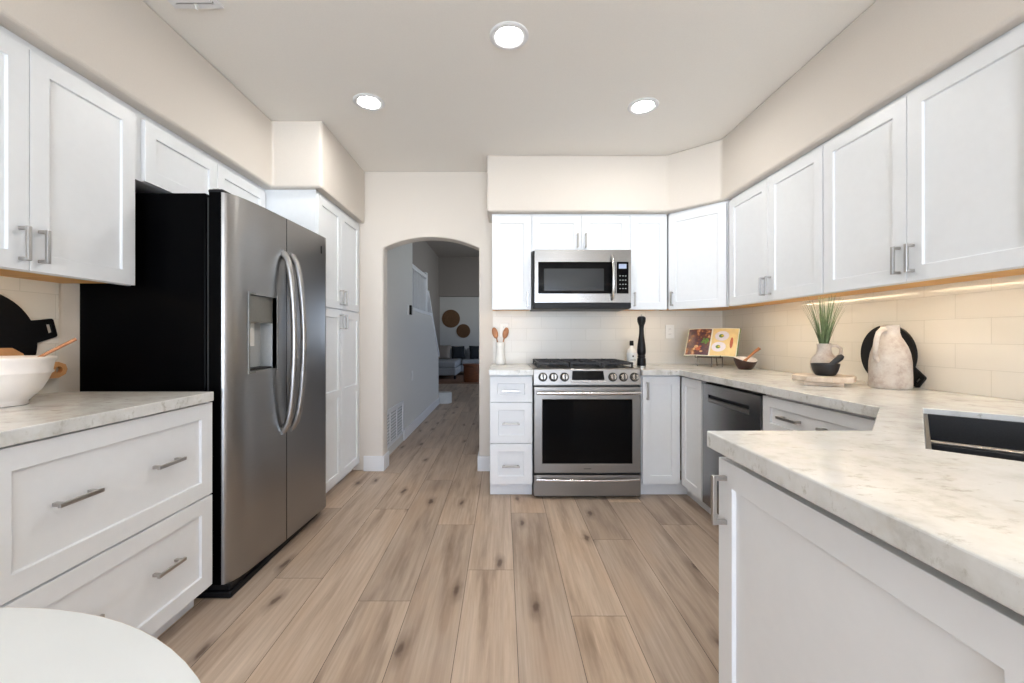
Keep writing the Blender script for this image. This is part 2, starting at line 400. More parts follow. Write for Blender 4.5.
# ------------------------------------------------------------------ hall and living room beyond the arch
HX = -1.10
bm = bmesh.new()
prism(bm, [(3.69, 0), (7.08, 0), (7.08, .80), (6.38, 1.468), (5.04, 1.468), (5.04, 3.75), (3.69, 3.75)], [], -1.20, HX, axis=0)
struct(finish(bm, 'wall_hall', 'hall'))
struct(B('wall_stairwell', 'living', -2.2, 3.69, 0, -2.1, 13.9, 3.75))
struct(B('wall_living_lower', 'hall', -2.2, 13.8, 0, 2.7, 13.95, 2.48))
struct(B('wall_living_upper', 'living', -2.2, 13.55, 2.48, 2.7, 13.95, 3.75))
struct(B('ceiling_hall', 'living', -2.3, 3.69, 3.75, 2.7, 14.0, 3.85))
bm = bmesh.new()
prism(bm, [(3.69, 0), (14.0, 0), (14.0, 3.75), (3.69, 3.75)], [[(10.0, 1.0), (11.2, 1.0), (11.2, 2.0), (10.0, 2.0)], [(5.3, 1.2), (6.1, 1.2), (6.1, 2.0), (5.3, 2.0)]], 2.5, 2.6, axis=0)  # both openings are made up, to let light into hall and living room
struct(finish(bm, 'wall_living_right', 'hall'))
struct(B('wall_hall_right', 'hall', 2.1, 3.55, 0, 2.6, 3.69, 3.75))
bb('baseboard_hall', [(HX+.0005, 3.69, 0, HX+.014, 3.72, .12), (HX+.0005, 4.57, 0, HX+.014, 7.09, .12), (-1.20, 7.081, 0, HX+.014, 7.095, .12)])
# return air grille
t = empty('return_air_grille', 'white return-air grille low on the hallway wall beyond the arch', 'vent', (HX + .001, 3.76, .09))
BS('grille_frame', 'trim', [(0, 0, 0, .012, .78, .03), (0, 0, .33, .012, .78, .36), (0, 0, .03, .012, .03, .33), (0, .75, .03, .012, .78, .33), (0, .25, .03, .01, .275, .33), (0, .5, .03, .01, .525, .33)], t, bevel=.002)
BS('slats', 'trim', [(.001, .03, .045 + i*.03, .007, .75, .057 + i*.03) for i in range(10)], t)
B('backing', 'greyplastic', 0, .03, .03, .0008, .75, .33, t)
# thermostat, small plate
t = empty('thermostat', 'dark-faced wall thermostat on the hallway wall before the stair railing', 'thermostat', (HX + .001, 4.76, 1.40))
B('mount', 'plastic_w', 0, 0, 0, .012, .06, .12, t, bevel=.003); B('screen', 'blackgloss', .0125, .05, .005, .03, .13, .115, t, bevel=.004)
t = empty('light_switch', 'plain white switch plate low on the hallway wall', 'switch', (HX + .001, 4.98, .62))
B('plate', 'plastic_w', 0, 0, 0, .006, .075, .118, t, bevel=.002); B('rocker', 'plastic_w', .0061, .022, .03, .010, .053, .088, t, bevel=.001)
# balustrade
t = empty('stair_balustrade', 'white stair balustrade on the hallway half wall with sloping cap', 'railing', (HX - .05, 5.04, 1.468))
B('bottom_rail', 'trim', -.05, 0, .001, .06, 1.36, .04, t, bevel=.004)
B('top_rail', 'trim', -.035, 0, .53, .035, 1.02, .585, t, bevel=.008)
B('newel_post', 'trim', -.04, 1.0, .04, .04, 1.08, .62, t, bevel=.005)
for i in range(9):
    B('baluster', 'trim', -.014, .05 + i*.105, .04, .014, .078 + i*.105, .53, t)
bm = bmesh.new(); 
prism(bm, [(1.06, .30), (1.06, .36), (1.34, .055), (2.06, -.60), (2.06, -.665), (1.34, .0)], [], -.055, .065, axis=0)
finish(bm, 'sloping_cap', 'trim', t, bevel=.004)
# carpeted bottom steps
bm = bmesh.new()
out = [(-2.09, 7.10), (-1.0, 7.10)] + [(-1.0 + .11*math.sin(a), 7.22 - .12*math.cos(a)) for a in [PI*i/10 for i in range(1, 10)]] + [(-1.0, 7.34), (-2.09, 7.34)]
prism(bm, out, [], 0.001, .185); o = finish(bm, 'stair_step', 'carpet', bevel=.02, seg=4); struct(o)
# wall discs
for (nm, lab, x, z, r) in (('woven_wall_disc', 'larger round woven wall disc above the sofa', -1.73, 1.753, .30), ('woven_wall_disc', 'smaller round woven wall disc above the sofa', -1.317, 1.345, .23)):
    bm = bmesh.new(); prof = [(0, .02)]
    for i in range(1, 13): prof += [(r*i/12 - r/30, .028), (r*i/12, .018)]
    prof += [(r, .0), (0, 0)]
    lathe(bm, prof, 40); o = finish(bm, nm, 'wicker', loc=(x, 13.799, z), rot=(PI/2, 0, 0)); tag(o, lab, 'wall decor', 'woven wall discs')
# rug
o = B('area_rug', 'rug', -2.0, 10.15, .001, 1.2, 12.9, .014, bevel=.004); tag(o, 'brown area rug under the grey sofa in the living room', 'rug')
# sofa
t = empty('sectional_sofa', 'light grey sectional sofa with chaise in the living room', 'sofa', (-1.2, 12.6, .015))
BS('base', 'sofa', [(-.85, -1.55, .10, -.05, .6, .30), (-.05, -.3, .10, 1.8, .6, .30)], t, bevel=.03)
B('chaise_cushion', 'sofa', -.83, -1.53, .301, -.06, .3, .47, t, bevel=.05, seg=4)
for i in range(2): B('seat_cushion', 'sofa', -.03 + i*.9, -.28, .301, .85 + i*.9, .3, .46, t, bevel=.05, seg=4)
for i in range(3): B('back_cushion', 'sofa', -.82 + i*.88, .302, .38, .04 + i*.88, .5, .79, t, bevel=.06, seg=4)
B('backrest', 'sofa', -.85, .5, .301, 1.8, .66, .68, t, bevel=.04, seg=3)
for x, y in ((-.78, -1.48), (-.12, -1.48), (-.78, .5), (1.7, .5), (1.7, -.22)): B('leg', 'black', x, y, 0, x+.05, y+.05, .10, t)
def pillow(lab, x, y, z, s, rz, mat, tilt=.3):
    bm = bmesh.new(); n = 10
    vs = {}
    for sd in (0, 1):
        for i in range(n+1):
            for j in range(n+1):
                u = i/n*2-1; v = j/n*2-1
                e = (1-u**4)*(1-v**4); k = 1 - .10*(1-abs(u))*0
                if sd and (i in (0, n) or j in (0, n)): vs[sd, i, j] = vs[0, i, j]; continue
                pinch = 1 - .08*(1 - abs(u*v))
                vs[sd, i, j] = bm.verts.new((u*s/2*pinch, (.07*e**.6)*(1 if sd else -1), v*s/2*pinch + s/2))
        for i in range(n):
            for j in range(n): bm.faces.new((vs[sd,i,j], vs[sd,i+1,j], vs[sd,i+1,j+1], vs[sd,i,j+1]))
    o = finish(bm, 'throw_pillow', mat, smooth=True, loc=(x, y, z), rot=(-tilt, 0, rz)); tag(o, lab, 'pillow', 'throw pillows on the sofa')
pillow('pale beige throw pillow at the chaise end of the sofa', -1.78, 12.25, .487, .44, -.1, 'beige')
pillow('black throw pillow behind the beige one on the sofa', -1.36, 12.62, .487, .40, .2, 'navy')
pillow('black throw pillow with raised corner in the middle of the sofa', -.80, 12.60, .477, .42, .3, 'navy')
pillow('black throw pillow partly hidden behind the arch jamb', -.32, 12.62, .477, .42, 0, 'navy')
# round wooden side table
t = empty('drum_side_table', 'brown round slatted wooden table in front of the sofa', 'side table', (-.80, 10.5, .015))
bm = bmesh.new(); lathe(bm, [(0, .0), (.19, .0), (.20, .02), (.20, .41), (0, .41)], 28); finish(bm, 'drum', 'wood_stump', t, smooth='auto')
bm = bmesh.new(); lathe(bm, [(0, .4105), (.22, .4105), (.225, .43), (.215, .45), (0, .45)], 28); finish(bm, 'top', 'wood_stump', t, smooth='auto')

# ------------------------------------------------------------------ cabinetry
def shaker(name, parent, x0, z0, x1, z1, y=0.0, t=.019, fr=.058, rails=(), mat='cab'):
    """shaker front; local frame: width x, height z, front faces -y, back sits at y"""
    bm = bmesh.new(); yf = y - t; rec = .009; ch = .0018
    X0, Z0, X1, Z1 = 0, 0, x1-x0, z1-z0
    fx = min(fr, (X1)*.28); fz = min(fr, Z1*.28)
    cuts = [fz] + [c for r in rails for c in (r - z0 - fz/2, r - z0 + fz/2)] + [Z1 - fz]
    V = bm.verts.new
    outer = [V((X0,yf,Z0)), V((X1,yf,Z0)), V((X1,yf,Z1)), V((X0,yf,Z1))]
    back = [V((X0,y,Z0)), V((X1,y,Z0)), V((X1,y,Z1)), V((X0,y,Z1))]
    for i in range(4):
        j = (i+1) % 4; bm.faces.new((outer[i], back[i], back[j], outer[j]))
    bm.faces.new(back[::-1])
    wins = [(cuts[i], cuts[i+1]) for i in range(0, len(cuts), 2)]
    L = []; R = []
    for a, b in wins:
        q = [V((fx,yf,a)), V((X1-fx,yf,a)), V((X1-fx,yf,b)), V((fx,yf,b))]
        p = [V((fx+ch,yf+rec,a+ch)), V((X1-fx-ch,yf+rec,a+ch)), V((X1-fx-ch,yf+rec,b-ch)), V((fx+ch,yf+rec,b-ch))]
        for i in range(4):
            j = (i+1) % 4; bm.faces.new((q[i], q[j], p[j], p[i]))
        bm.faces.new(p); L += [q[0], q[3]]; R += [q[1], q[2]]
        q0 = q if a == wins[0][0] else None
        if q0: bm.faces.new((outer[0], outer[1], q[1], q[0]))
        else: bm.faces.new((prev[3], prev[2], q[1], q[0]))
        prev = q
    bm.faces.new((prev[3], prev[2], outer[2], outer[3]))
    bm.faces.new([outer[0]] + L + [outer[3]])
    bm.faces.new([outer[1]] + R + [outer[2]])
    o = finish(bm, name, mat, parent, loc=(x0, 0, z0), bevel=.0012)
    return o
def pull(parent, cx, cz, length=.125, vertical=True, y=-.019, st=.034, th=.010, mat='nickel'):
    """square bar pull on a door or drawer, coordinates local to that door"""
    bm = bmesh.new(); h = length/2; w_ = .006
    if vertical:
        box(bm, cx-w_, y-st, cz-h, cx+w_, y-st+th, cz+h)
        for s in (-1, 1):
            z = cz + s*(h-.006); box(bm, cx-w_+.0005, y-st+th, z-.0055, cx+w_-.0005, y-.0002, z+.0055)
    else:
        box(bm, cx-h, y-st, cz-w_, cx+h, y-st+th, cz+w_)
        for s in (-1, 1):
            x = cx + s*(h-.014); box(bm, x-.006, y-st+th, cz-w_+.0005, x+.006, y-.0002, cz+w_-.0005)
    return finish(bm, 'handle', mat, parent, bevel=.0015)
G = .0015
def cabinet(name, label, cat, loc, rz, w_, d, z0, z1, doors=(), drawers=(), toe=None, upper=False, group=None, toe_w=None, toe_x=0):
    t = empty(name, label, cat, loc, rz, group)
    bz = z0 + (.014 if upper else 0)
    bl = [(0, 0, bz, w_, d, z1)]
    if upper: bl += [(0, 0, z0, w_, .019, bz)]
    BS('body', 'cab', bl, t, bevel=.001)
    if upper: B('bottom_panel', 'wood_under', .0005, .0195, bz-.004, w_-.0005, d-.001, bz-.0002, t)
    if toe: B('toe_kick', 'cab', toe_x, toe[1], 0.001, toe_w or w_, toe[1]+.019, z0-.0005, t, bevel=.002)
    for dd in doors:
        o = shaker('door', t, dd[0]+G, dd[1]+G, dd[2]-G, dd[3]-G, rails=dd[5] if len(dd) > 5 else ())
        if dd[4]: pull(o, dd[4][0]-dd[0]-G, dd[4][1]-dd[1]-G, *(dd[4][2:] or ()))
    for dd in drawers:
        o = shaker('drawer', t, dd[0]+G, dd[1]+G, dd[2]-G, dd[3]-G, fr=dd[5] if len(dd) > 5 else .055)
        for hx in dd[4]: pull(o, hx-dd[0]-G, (dd[6] if len(dd) > 6 else (dd[1]+dd[3])/2)-dd[1]-G, .125, False)
    return t
TOP = SZ - .001; UB = 1.36
D = .019
# uppers over the left counter: doors .39 wide, faces at X = -1.545
cabinet('wall_cabinet', 'white two-door wall cabinet hanging above the bowl, beside the refrigerator', 'cabinet', (-1.545-D, .575, 0), PI/2, 1.17, .29, UB, TOP,
    doors=[(0, UB, .39, TOP-.03, (.35, 1.447, .11)), (.39, UB, .78, TOP-.03, (.39+.362, 1.445, .11)), (.78, UB, 1.17, TOP-.03, (.78+.028, 1.445, .11))], upper=True, group='white wall cabinets')
# over the fridge: Y 1.786 .. 2.70
cabinet('wall_cabinet', 'short white wall cabinet directly above the steel refrigerator', 'cabinet', (-1.545-D, 1.746, 0), PI/2, .985, .29, 1.817, TOP,
    doors=[(.045, 1.817, .50, TOP-.03, (.50-.035, 1.885, .10)), (.50, 1.817, .955, TOP-.03, (.50+.035, 1.885, .10))], upper=False, group='white wall cabinets')
# pantry
t = cabinet('pantry_cabinet', 'tall white four-door pantry cabinet between refrigerator and arch', 'cabinet', (-1.214-D, 2.732, 0), PI/2, .815, .62, .08, TOP,
    doors=[(0, 1.352, .39, TOP-.025, (.39-.035, 1.44, .11)), (.39, 1.352, .78, TOP-.025, (.39+.035, 1.44, .11)),
           (0, .08, .39, 1.345, (.39-.035, 1.258, .11), (.725,)), (.39, .08, .78, 1.345, (.39+.035, 1.258, .11), (.725,))], toe=(0, .06))
# left base cabinet
cabinet('base_cabinet', 'white wide drawer base cabinet under the counter beside the refrigerator', 'cabinet', (-1.235-D, .58, 0), PI/2, 1.185, .60, .094, .875,
    drawers=[(.40, .482, 1.185, .870, (.61, .935), .062, .685), (.40, .094, 1.185, .478, (.61, .935), .062, .304), (0, .482, .40, .870, (.2,), .062, .685), (0, .094, .40, .478, (.2,), .062, .31)], toe=(0, .06), group='white base cabinets')
# back wall: three drawers left of the range
cabinet('base_cabinet', 'narrow white three-drawer base cabinet between arch and range', 'cabinet', (-.094, 2.94+D, 0), 0, .304, .59, .1015, .875,
    drawers=[(.004, .683, .300, .866, (.150,), .05, .765), (.004, .392, .300, .681, (.150,), .055, .533), (.004, .1015, .300, .390, (.150,), .055, .233)], toe=(0, .055), group='white base cabinets')
# back wall right of range
cabinet('base_cabinet', 'white single-door base cabinet just beside the range, in the corner', 'cabinet', (.984, 2.94+D, 0), 0, .272, .59, .1015, .875,
    doors=[(.004, .1015, .272, .866, (.036, .765, .125))], toe=(0, .055), group='white base cabinets', toe_w=.357)
# right run
cabinet('base_cabinet', 'narrow white base cabinet without handle between corner and dishwasher', 'cabinet', (1.262+D, 2.94, 0), -PI/2, .31, .59, .1015, .875,
    doors=[(.003, .1015, .300, .866, None)], toe=(0, .055), group='white base cabinets', toe_x=-.0735)
cabinet('base_cabinet', 'white wide-drawer base cabinet beside the dishwasher, behind the peninsula', 'cabinet', (1.262+D, 2.022, 0), -PI/2, .648, .59, .1015, .875,
    drawers=[(.004, .69, .646, .863, (.212, .452), .052, .783), (.004, .40, .646, .686, (.212, .452), .055), (.004, .1015, .646, .396, (.212, .452), .055)], toe=(0, .055), group='white base cabinets')
# peninsula
t = cabinet('peninsula_cabinet', 'big white peninsula cabinet nearest the camera, its door handle at the far edge', 'cabinet', (.525+D, 1.012, 0), -PI/2, 1.25, .29, .10, .853,
    doors=[(0, .10, .636, .855, (.036, .762, .115)), (.636, .10, 1.25, .855, (1.20, .762, .115))], toe=(0, .055))
# uppers on the back wall
cabinet('wall_cabinet', 'narrow white wall cabinet above the spoons, between arch and microwave', 'cabinet', (-.087, 3.26+D, 0), 0, .311, .27, UB, TOP,
    doors=[(.003, UB, .308, TOP-.02, (.308-.03, 1.44, .11))], upper=True, group='white wall cabinets')
cabinet('wall_cabinet', 'short white two-door wall cabinet directly above the microwave', 'cabinet', (.2245, 3.26+D, 0), 0, .771, .27, 1.815, TOP,
    doors=[(.004, 1.815, .392, TOP-.02, (.392-.032, 1.90, .11)), (.392, 1.815, .768, TOP-.02, (.392+.032, 1.90, .11))], group='white wall cabinets')
cabinet('wall_cabinet', 'narrow white wall cabinet above the black pepper mill', 'cabinet', (.996, 3.26+D, 0), 0, .296, .27, UB, TOP,
    doors=[(.004, UB, .294, TOP-.02, (.034, 1.44, .11))], upper=True, group='white wall cabinets')
# diagonal corner cabinet
ax, ay, bx, by = 1.296, 3.26, 1.585, 2.936
ang = math.atan2(by-ay, bx-ax); wd = math.hypot(bx-ax, by-ay)
t = empty('corner_wall_cabinet', 'white diagonal corner wall cabinet above the open cookbook', 'cabinet', (ax, ay, 0), 0, 'white wall cabinets')
nx, ny = -math.sin(ang)*D, math.cos(ang)*D
bm = bmesh.new(); prism(bm, [(nx, ny), (bx-ax+nx, by-ay+ny), (.575, by-ay+ny), (.575, .27), (nx, .27)], [], UB+.014, TOP)
finish(bm, 'body', 'cab', t)
bm = bmesh.new(); prism(bm, [(nx, ny), (bx-ax+nx, by-ay+ny), (bx-ax+nx*2, by-ay+ny*2), (nx*2, ny*2)], [], UB, UB+.0138); finish(bm, 'bottom_rail', 'cab', t)
bm = bmesh.new(); prism(bm, [(nx*2.1, ny*2.1), (bx-ax+nx*2.1, by-ay+ny*2.1), (.57, by-ay+.03), (.57, .26), (nx*2.1, .26)], [], UB+.009, UB+.0138); finish(bm, 'bottom_panel', 'wood_under', t)
dr = shaker('door', t, 0, UB+G, wd-.01, TOP-.02); dr.rotation_euler = (0, 0, ang); dr.location = (nx+.004*math.cos(ang), ny+.004*math.sin(ang), UB+G)
pull(dr, .034, .08, .11)
# right wall uppers: two double-door units
cabinet('wall_cabinet', 'white two-door wall cabinet over the marble board, next to the corner cabinet', 'cabinet', (1.585+D, 2.913, 0), -PI/2, .8555, .27, UB, TOP,
    doors=[(.003, UB, .428, TOP-.02, (.428-.028, 1.45, .11)), (.428, UB, .853, TOP-.02, (.428+.028, 1.45, .11))], upper=True, group='white wall cabinets')
cabinet('wall_cabinet', 'large white two-door wall cabinet above the clay jug and sink', 'cabinet', (1.585+D, 2.057, 0), -PI/2, .856, .27, UB, TOP,
    doors=[(.003, UB, .427, TOP-.02, (.427-.028, 1.45, .11)), (.427, UB, .853, TOP-.02, (.427+.028, 1.45, .11))], upper=True, group='white wall cabinets')

# ------------------------------------------------------------------ countertops
CT0, CT1 = .8755, .915
o = B('countertop', 'quartz', -1.8515, .56, CT0, -1.22, 1.752, CT1, bevel=.003); tag(o, 'pale quartz countertop under the white bowl, ending at the refrigerator', 'countertop', 'pale quartz countertops')
o = B('countertop', 'quartz', -.10, 2.91, CT0, .212, 3.5415, CT1, bevel=.003); tag(o, 'small pale quartz countertop holding the wooden spoons', 'countertop', 'pale quartz countertops')
bm = bmesh.new()
P1 = Vector((1.3645, 1.348)); P2 = Vector((.8725, .856)); pd = Vector((1, -1)).normalized() * .43
hole = [tuple(P1), tuple(P2), tuple(P2+pd), tuple(P1+pd)]
prism(bm, [(.980, 3.5415), (.980, 2.91), (1.235, 2.91), (1.235, 1.345), (1.21, 1.335), (.905, 1.02), (.5, 1.02), (.5, -.25), (1.8715, -.25), (1.8715, 3.5415)], [hole], CT0, CT1)
o = finish(bm, 'countertop', 'quartz', bevel=.003); tag(o, 'long pale quartz countertop from the range round the corner to the peninsula', 'countertop', 'pale quartz countertops')
# sink (undermount, dark composite, two bowls with a low divider)
t = empty('sink', 'black undermount kitchen sink set into the pale peninsula corner', 'sink', (P2.x, P2.y, 0), PI/4)
SL = (P1-P2).length; SWd = .43      # local x along its length (towards the corner), local -y across
bm = bmesh.new()
z1, z0, tk = CT1-.017, .675, .010; e = .0006
box(bm, e, -SWd+e, z0, SL-e, -e, z0+tk)
box(bm, e, -tk, z0+tk, SL-e, -e, z1); box(bm, e, -SWd+e, z0+tk, SL-e, -SWd+tk, z1)
box(bm, e, -SWd+tk, z0+tk, tk, -tk, z1); box(bm, SL-tk, -SWd+tk, z0+tk, SL-e, -tk, z1)
finish(bm, 'basin', 'sinkmat', t, bevel=.002)
B('divider', 'sinkmat', .455, -SWd+tk+.001, z0+tk+.001, .475, -tk-.001, .845, t, bevel=.003)
B('divider_cap', 'nickel', .453, -SWd+tk+.001, .8455, .477, -tk-.001, .852, t, bevel=.002)
for sx in (.22, .58):
    bm = bmesh.new(); lathe(bm, [(0, .002), (.03, .002), (.042, .004), (.045, 0)], 24, (sx, -SWd/2, z0+tk+.001)); finish(bm, 'drain', 'nickel', t, smooth='auto')

# ------------------------------------------------------------------ refrigerator
t = empty('refrigerator', 'large stainless side-by-side refrigerator with black side and ice dispenser', 'refrigerator', (0, 0, 0))
FY0, FY1, FZ0, FZ1 = 1.82, 2.688, .058, 1.78
B('body', 'fridge_side', -1.8585, FY0, .03, -1.305, FY1-.03, FZ1-.003, t, bevel=.004)
B('gasket', 'dark', -1.3045, FY0+.01, FZ0, -1.2905, FY1-.04, FZ1-.02, t)
prof = [(1.82, -1.246), (1.823, -1.236), (1.832, -1.226), (1.85, -1.214), (1.88, -1.2035), (1.92, -1.196), (1.98, -1.189), (2.05, -1.183), (2.13, -1.178), (2.2, -1.1745), (2.30, -1.1695), (2.40, -1.1645), (2.50, -1.1595), (2.58, -1.1555), (2.64, -1.1525), (2.665, -1.152), (2.678, -1.157), (2.686, -1.168), (2.688, -1.18)]
prof = [(a, b + .010 + .005*(a-1.82)/.87) for a, b in prof]
def fx_at(y):
    for (a, xa), (b, xb) in zip(prof, prof[1:]):
        if a <= y <= b: return xa + (xb-xa)*(y-a)/(b-a)
SEAM = 2.227
DY0, DY1, DZ0, DZ1 = 1.937, 2.138, .985, 1.345      # dispenser recess
def fdoor(y0, y1, recess=False):
    ys = sorted(set([y0, y1] + [p[0] for p in prof if y0 < p[0] < y1] + ([DY0, DY1] if recess else [])))
    zs = [FZ0, DZ0, DZ1, FZ1] if recess else [FZ0, FZ1]
    bm = bmesh.new(); V = {}
    for i, y in enumerate(ys):
        for j, z in enumerate(zs): V[i, j] = bm.verts.new((fx_at(y), y, z))
    for i in range(len(ys)-1):
        for j in range(len(zs)-1):
            if recess and j == 1 and DY0-1e-6 <= ys[i] and ys[i+1] <= DY1+1e-6: continue
            bm.faces.new((V[i, j], V[i+1, j], V[i+1, j+1], V[i, j+1]))
    # sides, top, bottom, back
    xb = -1.29; n = len(ys)-1; m = len(zs)-1
    a0 = bm.verts.new((xb, y0, FZ0)); a1 = bm.verts.new((xb, y0, FZ1)); b0 = bm.verts.new((xb, y1, FZ0)); b1 = bm.verts.new((xb, y1, FZ1))
    side = bm.faces.new([a0] + [V[0, j] for j in range(m+1)] + [a1]); 
    side2 = bm.faces.new([b0] + [V[n, j] for j in range(m+1)] + [b1])
    tp = bm.faces.new([a1] + [V[i, m] for i in range(n+1)] + [b1]); bt = bm.faces.new([a0] + [V[i, 0] for i in range(n+1)] + [b0])
    bm.faces.new((a0, a1, b1, b0))
    for f in (side, side2, tp, bt): f.material_index = 1
    if recess:
        ir = [i for i, y in enumerate(ys) if DY0-1e-6 <= y <= DY1+1e-6]; xr = -1.25
        low = [V[i, 1] for i in ir]; hi = [V[i, 2] for i in ir]
        q = [bm.verts.new((xr, DY0, DZ0)), bm.verts.new((xr, DY1, DZ0)), bm.verts.new((xr, DY1, DZ1)), bm.verts.new((xr, DY0, DZ1))]
        fs = [bm.faces.new(low + [q[1], q[0]]), bm.faces.new(hi + [q[2], q[3]]), bm.faces.new((low[0], hi[0], q[3], q[0])), bm.faces.new((low[-1], hi[-1], q[2], q[1])), bm.faces.new(q)]
        for f in fs: f.material_index = 2
    o = finish(bm, 'door', ['steel', 'fridge_side', 'greyplastic'], t, smooth='auto')
    return o
d1 = fdoor(FY0, SEAM-.003, True); d2 = fdoor(SEAM+.003, FY1)
d1['label'] = 'freezer door with the ice and water dispenser'
# dispenser details
BS('dispenser_frame', 'panelolive', [(-1.2, DY0-.012, DZ0-.012, fx_at(DY0)+.004, DY0, DZ1+.012), (-1.19, DY1, DZ0-.012, fx_at(DY1)+.004, DY1+.010, DZ1+.012), (-1.2, DY0, DZ1, -1.178, DY1, DZ1+.012), (-1.2, DY0, DZ0-.012, -1.178, DY1, DZ0)], d1, bevel=.002)
B('dispenser_display', 'panelolive', -1.2495, DY0+.001, 1.215, -1.187, DY1-.001, DZ1-.001, d1, bevel=.003)
bm = bmesh.new(); box(bm, -1.2495, DY0+.075, 1.10, -1.235, DY1-.075, 1.2145); lathe(bm, [(0, 0), (.02, .0), (.02, .03), (0, .03)], 16, mtx=Matrix.Translation((-1.235, DY0+.05, 1.17)) @ Matrix.Rotation(PI/2, 4, 'Y'))
finish(bm, 'dispenser_paddle', 'plastic_w', d1, bevel=.002)
B('drip_tray', 'dark', -1.2495, DY0+.002, DZ0+.001, -1.19, DY1-.002, DZ0+.010, d1)
def fhandle(y, par):
    pts = []; n = 22; xb = fx_at(y)
    for i in range(n+1):
        u = i/n; z = .648 + u*(1.59-.648); bul = (1-(2*u-1)**2)
        pts.append((xb + .004 + .062*max(bul, 0)**.5, y + (.010*bul if y > SEAM else -.004*bul), z))
    bm = bmesh.new(); tube(bm, pts, .0175, 14, 1.0)
    for z in (.650, 1.588): box(bm, xb-.004, y-.014, z-.018, xb+.012, y+.014, z+.018)
    finish(bm, 'handle', 'steel', par, smooth='auto')
fhandle(SEAM-.04, d1); fhandle(SEAM+.040, d2)
B('badge', 'black', fx_at(2.60)+.0003, 2.595, 1.668, fx_at(2.60)+.002, 2.61, 1.715, d2)
B('base_grille', 'black', -1.84, FY0-.005, .001, -1.19, FY1-.02, .0295, t, bevel=.006)
B('toe_grille', 'black', -1.30, FY0+.005, .03, -1.20, FY1-.03, .0575, t, bevel=.004)
for y in (FY0+.005, FY1-.075): BS('hinge_cover', 'black', [(-1.30, y, FZ1-.0025, -1.232, y+.07, FZ1+.018)], t, bevel=.008)

# ------------------------------------------------------------------ range
t = empty('gas_range', 'stainless slide-in gas range with black oven window under the microwave', 'stove', (.216, 2.935, 0))
RW = .760
B('body', 'steel_range', .001, .03, .02, RW-.001, .59, .905, t, bevel=.002)
B('side_gap', 'dark', 0.0, .028, .10, RW, .0299, .80, t)
bm = bmesh.new()      # control panel
prism(bm, [(-.005, .808), (-.004, .815), (.012, .915), (.02, .921), (.03, .921), (.03, .808)], [], 0.0, RW, axis=0)
pan = finish(bm, 'control_panel', 'steel_range', t, bevel=.002)
ta = math.atan2(.016, .1)
for x in (.066, .141, .219, .560, .635, .713):
    k = bmesh.new(); mt = Matrix.Translation((x, .003, .861)) @ Matrix.Rotation(PI/2 - ta, 4, 'X')
    lathe(k, [(.032, 0), (.032, .006), (.0, .006)], 28, mtx=mt, mat=1); lathe(k, [(.0265, .006), (.0245, .028), (.020, .034), (0, .034)], 28, mtx=mt)
    box(k, -.004, -.022, .030, .004, .022, .040, mtx=mt, mat=1)
    finish(k, 'knob', ['knob', 'knobdark'], t, smooth='auto', bevel=.001)
k = bmesh.new(); prism(k, [(.270, .842), (.500, .842), (.494, .905), (.276, .905)], [], 0, .004, axis=1)
o = finish(k, 'display', 'blackgloss', t); o.location = (0, -.013, 0); 
for v in o.data.vertices: v.co.y += (v.co.z-.815)*.16
k = bmesh.new(); prism(k, [(.258, .826), (.512, .826), (.508, .8405), (.262, .8405)], [], 0, .008, axis=1)
o = finish(k, 'display_ledge', 'chrome', t); o.location = (0, -.012, 0)
# oven door
dz0, dz1 = .186, .793
od = bmesh.new(); prism(od, [(.004, dz0), (RW-.004, dz0), (RW-.004, dz1), (.004, dz1)], [[(.062, .250), (RW-.062, .250), (RW-.062, .705), (.062, .705)]], -.008, .028, axis=1)
door = finish(od, 'door', 'steel_range', t, bevel=.003)
B('oven_window', 'blackgloss', .0625, -.004, .2505, RW-.0625, .02, .7045, door)
def bowbar(name, x0, x1, z, y, bow, r, par, mat='chrome', n=16):
    bm = bmesh.new(); tube(bm, [(x0 + (x1-x0)*i/n, y - bow*(1-(2*i/n-1)**2)*.4, z - bow*(1-(2*i/n-1)**2)) for i in range(n+1)], r, 12)
    box(bm, x0+.004, y, z-r*.8, x0+.03, -.0085, z+r*.8); box(bm, x1-.03, y, z-r*.8, x1-.004, -.0085, z+r*.8)
    return finish(bm, name, mat, par, smooth='auto')
bowbar('handle', .02, RW-.02, .756, -.05, .004, .0125, door)
# small maker's plate, too small to read
BS('badge', 'dark', [(.355 + i*.0058, -.0092, .213, .3592 + i*.0058, -.0083, .218) for i in range(9)], door)
B('drawer_gap', 'dark', .004, .0, .178, RW-.004, .028, .1855, t)
drw = B('drawer', 'steel_range', .004, -.008, .022, RW-.004, .028, .170, t, bevel=.003)
bowbar('handle', .02, RW-.02, .146, -.03, .008, .009, drw)
B('front_foot', 'dark', .02, .04, .001, RW-.02, .08, .0195, t)
